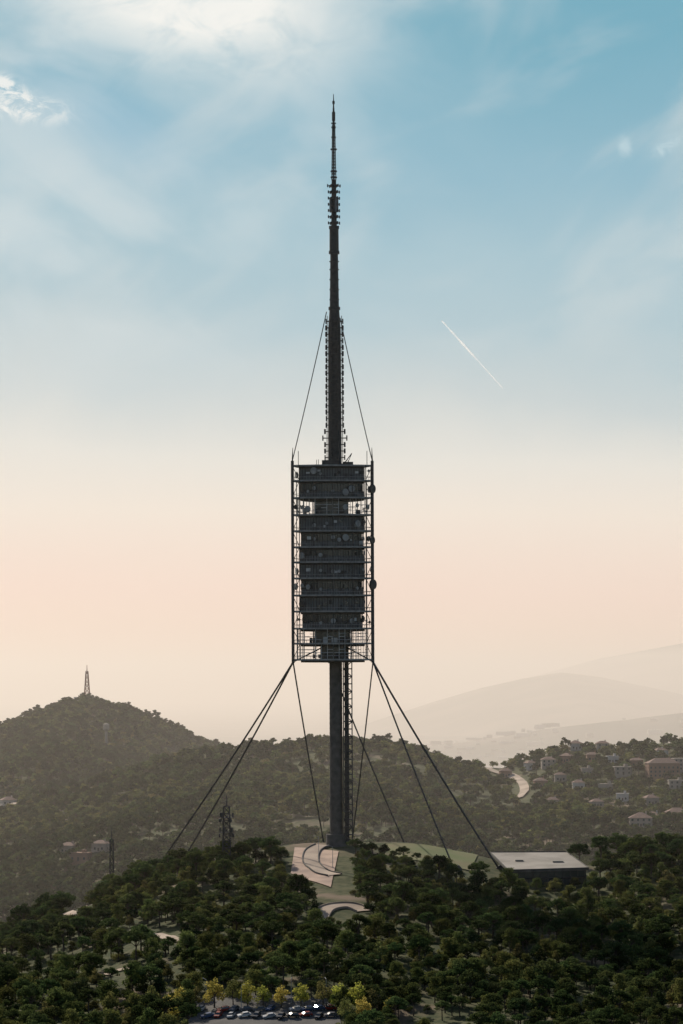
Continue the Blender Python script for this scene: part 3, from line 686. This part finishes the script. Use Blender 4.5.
big=noise(330,210,3,3.1,-.35,.3); upw=mrange(Vv,330,520,1,.15)
Vt=mth('ADD',mth('ADD',Vv,mth('MULTIPLY',mth('MULTIPLY',mth('SUBTRACT',big,.5),170),upw)),mth('MULTIPLY',mth('MULTIPLY',mth('SUBTRACT',341,U),.10),upw))
cr=N.new('ShaderNodeValToRGB'); L.new(mth('DIVIDE',mth('ADD',Vt,100),800),cr.inputs[0])
st=[(0,(116,172,192)),(140,(140,184,202)),(240,(160,194,207)),(330,(172,199,209)),(400,(196,209,212)),(455,(228,227,220)),(510,(241,230,217)),(590,(247,218,203)),(650,(246,211,190)),(700,(234,202,178))]
e=cr.color_ramp.elements; e[0].position=(st[0][0]+100)/800; e[0].color=lin(st[0][1]); e[1].position=1; e[1].color=lin(st[-1][1])
for v,c_ in st[1:]:
    q=e.new((v+100)/800); q.color=lin(c_)
col=cr.outputs[0]
n1=noise(230,110,4,8.2,-.45,.5); up=mrange(Vv,260,460,1,0)
col=mixc(mth('MULTIPLY',mth('MULTIPLY',mrange(n1,.42,.70),up),.55),col,lin((202,214,217)))
left=mrange(U,60,560,1,0)
col=mixc(mth('MULTIPLY',mth('MULTIPLY',left,mrange(noise(180,90,4,1.7,.5,.4),.32,.66)),mth('MULTIPLY',up,.7)),col,lin((205,218,222)))
col=mixc(mth('MULTIPLY',gauss(120,125,75,38,.5),.5),col,lin((128,180,205)))
n2=noise(60,40,6,5.5,0,.6,.6); n3=noise(26,17,6,2.5,.2,.8,.68)
col=mixc(mth('MULTIPLY',mth('MINIMUM',mth('MULTIPLY',gauss(190,-12,135,70,.2),1.4),1),mrange(n2,.22,.62,.35,1)),col,lin((243,243,238)))
g2=mth('ADD',gauss(10,84,18,10,.5),gauss(24,106,50,15,.15)); col=mixc(mth('MULTIPLY',mrange(mth('MULTIPLY',g2,mrange(n3,.32,.66,.0,1)),.05,.9),.95),col,lin((238,240,237)))
g3=mth('ADD',gauss(668,148,16,8,-.6),gauss(627,148,7,11)); col=mixc(mth('MULTIPLY',mrange(mth('MULTIPLY',g3,mrange(n3,.3,.65,.1,1)),.0,.9),.5),col,lin((205,224,229)))
sc10=N.new('ShaderNodeVectorMath'); sc10.operation='SCALE'; L.new(col,sc10.inputs[0]); sc10.inputs['Scale'].default_value=10
L.new(sc10.outputs[0],bg.inputs[0])
bg2=N.new('ShaderNodeBackground'); bg2.inputs[1].default_value=.1; L.new(sky.outputs[0],bg2.inputs[0])
hi=mth('MAXIMUM',mrange(sx.outputs[2],.17,.45),mrange(sx.outputs[1],.15,-.1))
msw=N.new('ShaderNodeMixShader'); L.new(hi,msw.inputs[0]); L.new(bg.outputs[0],msw.inputs[1]); L.new(bg2.outputs[0],msw.inputs[2]); L.new(msw.outputs[0],N['World Output'].inputs['Surface'])
cd=bpy.data.cameras.new('camera'); cam=bpy.data.objects.new('camera',cd); sc.collection.objects.link(cam); sc.camera=cam
cam.location=(0,0,CZ); cam.rotation_euler=(math.radians(90),.0039,0); cd.sensor_width=36; cd.lens=F/1024*36; cd.shift_y=(HY-512)/1024; cd.clip_end=200000; cd.clip_start=1
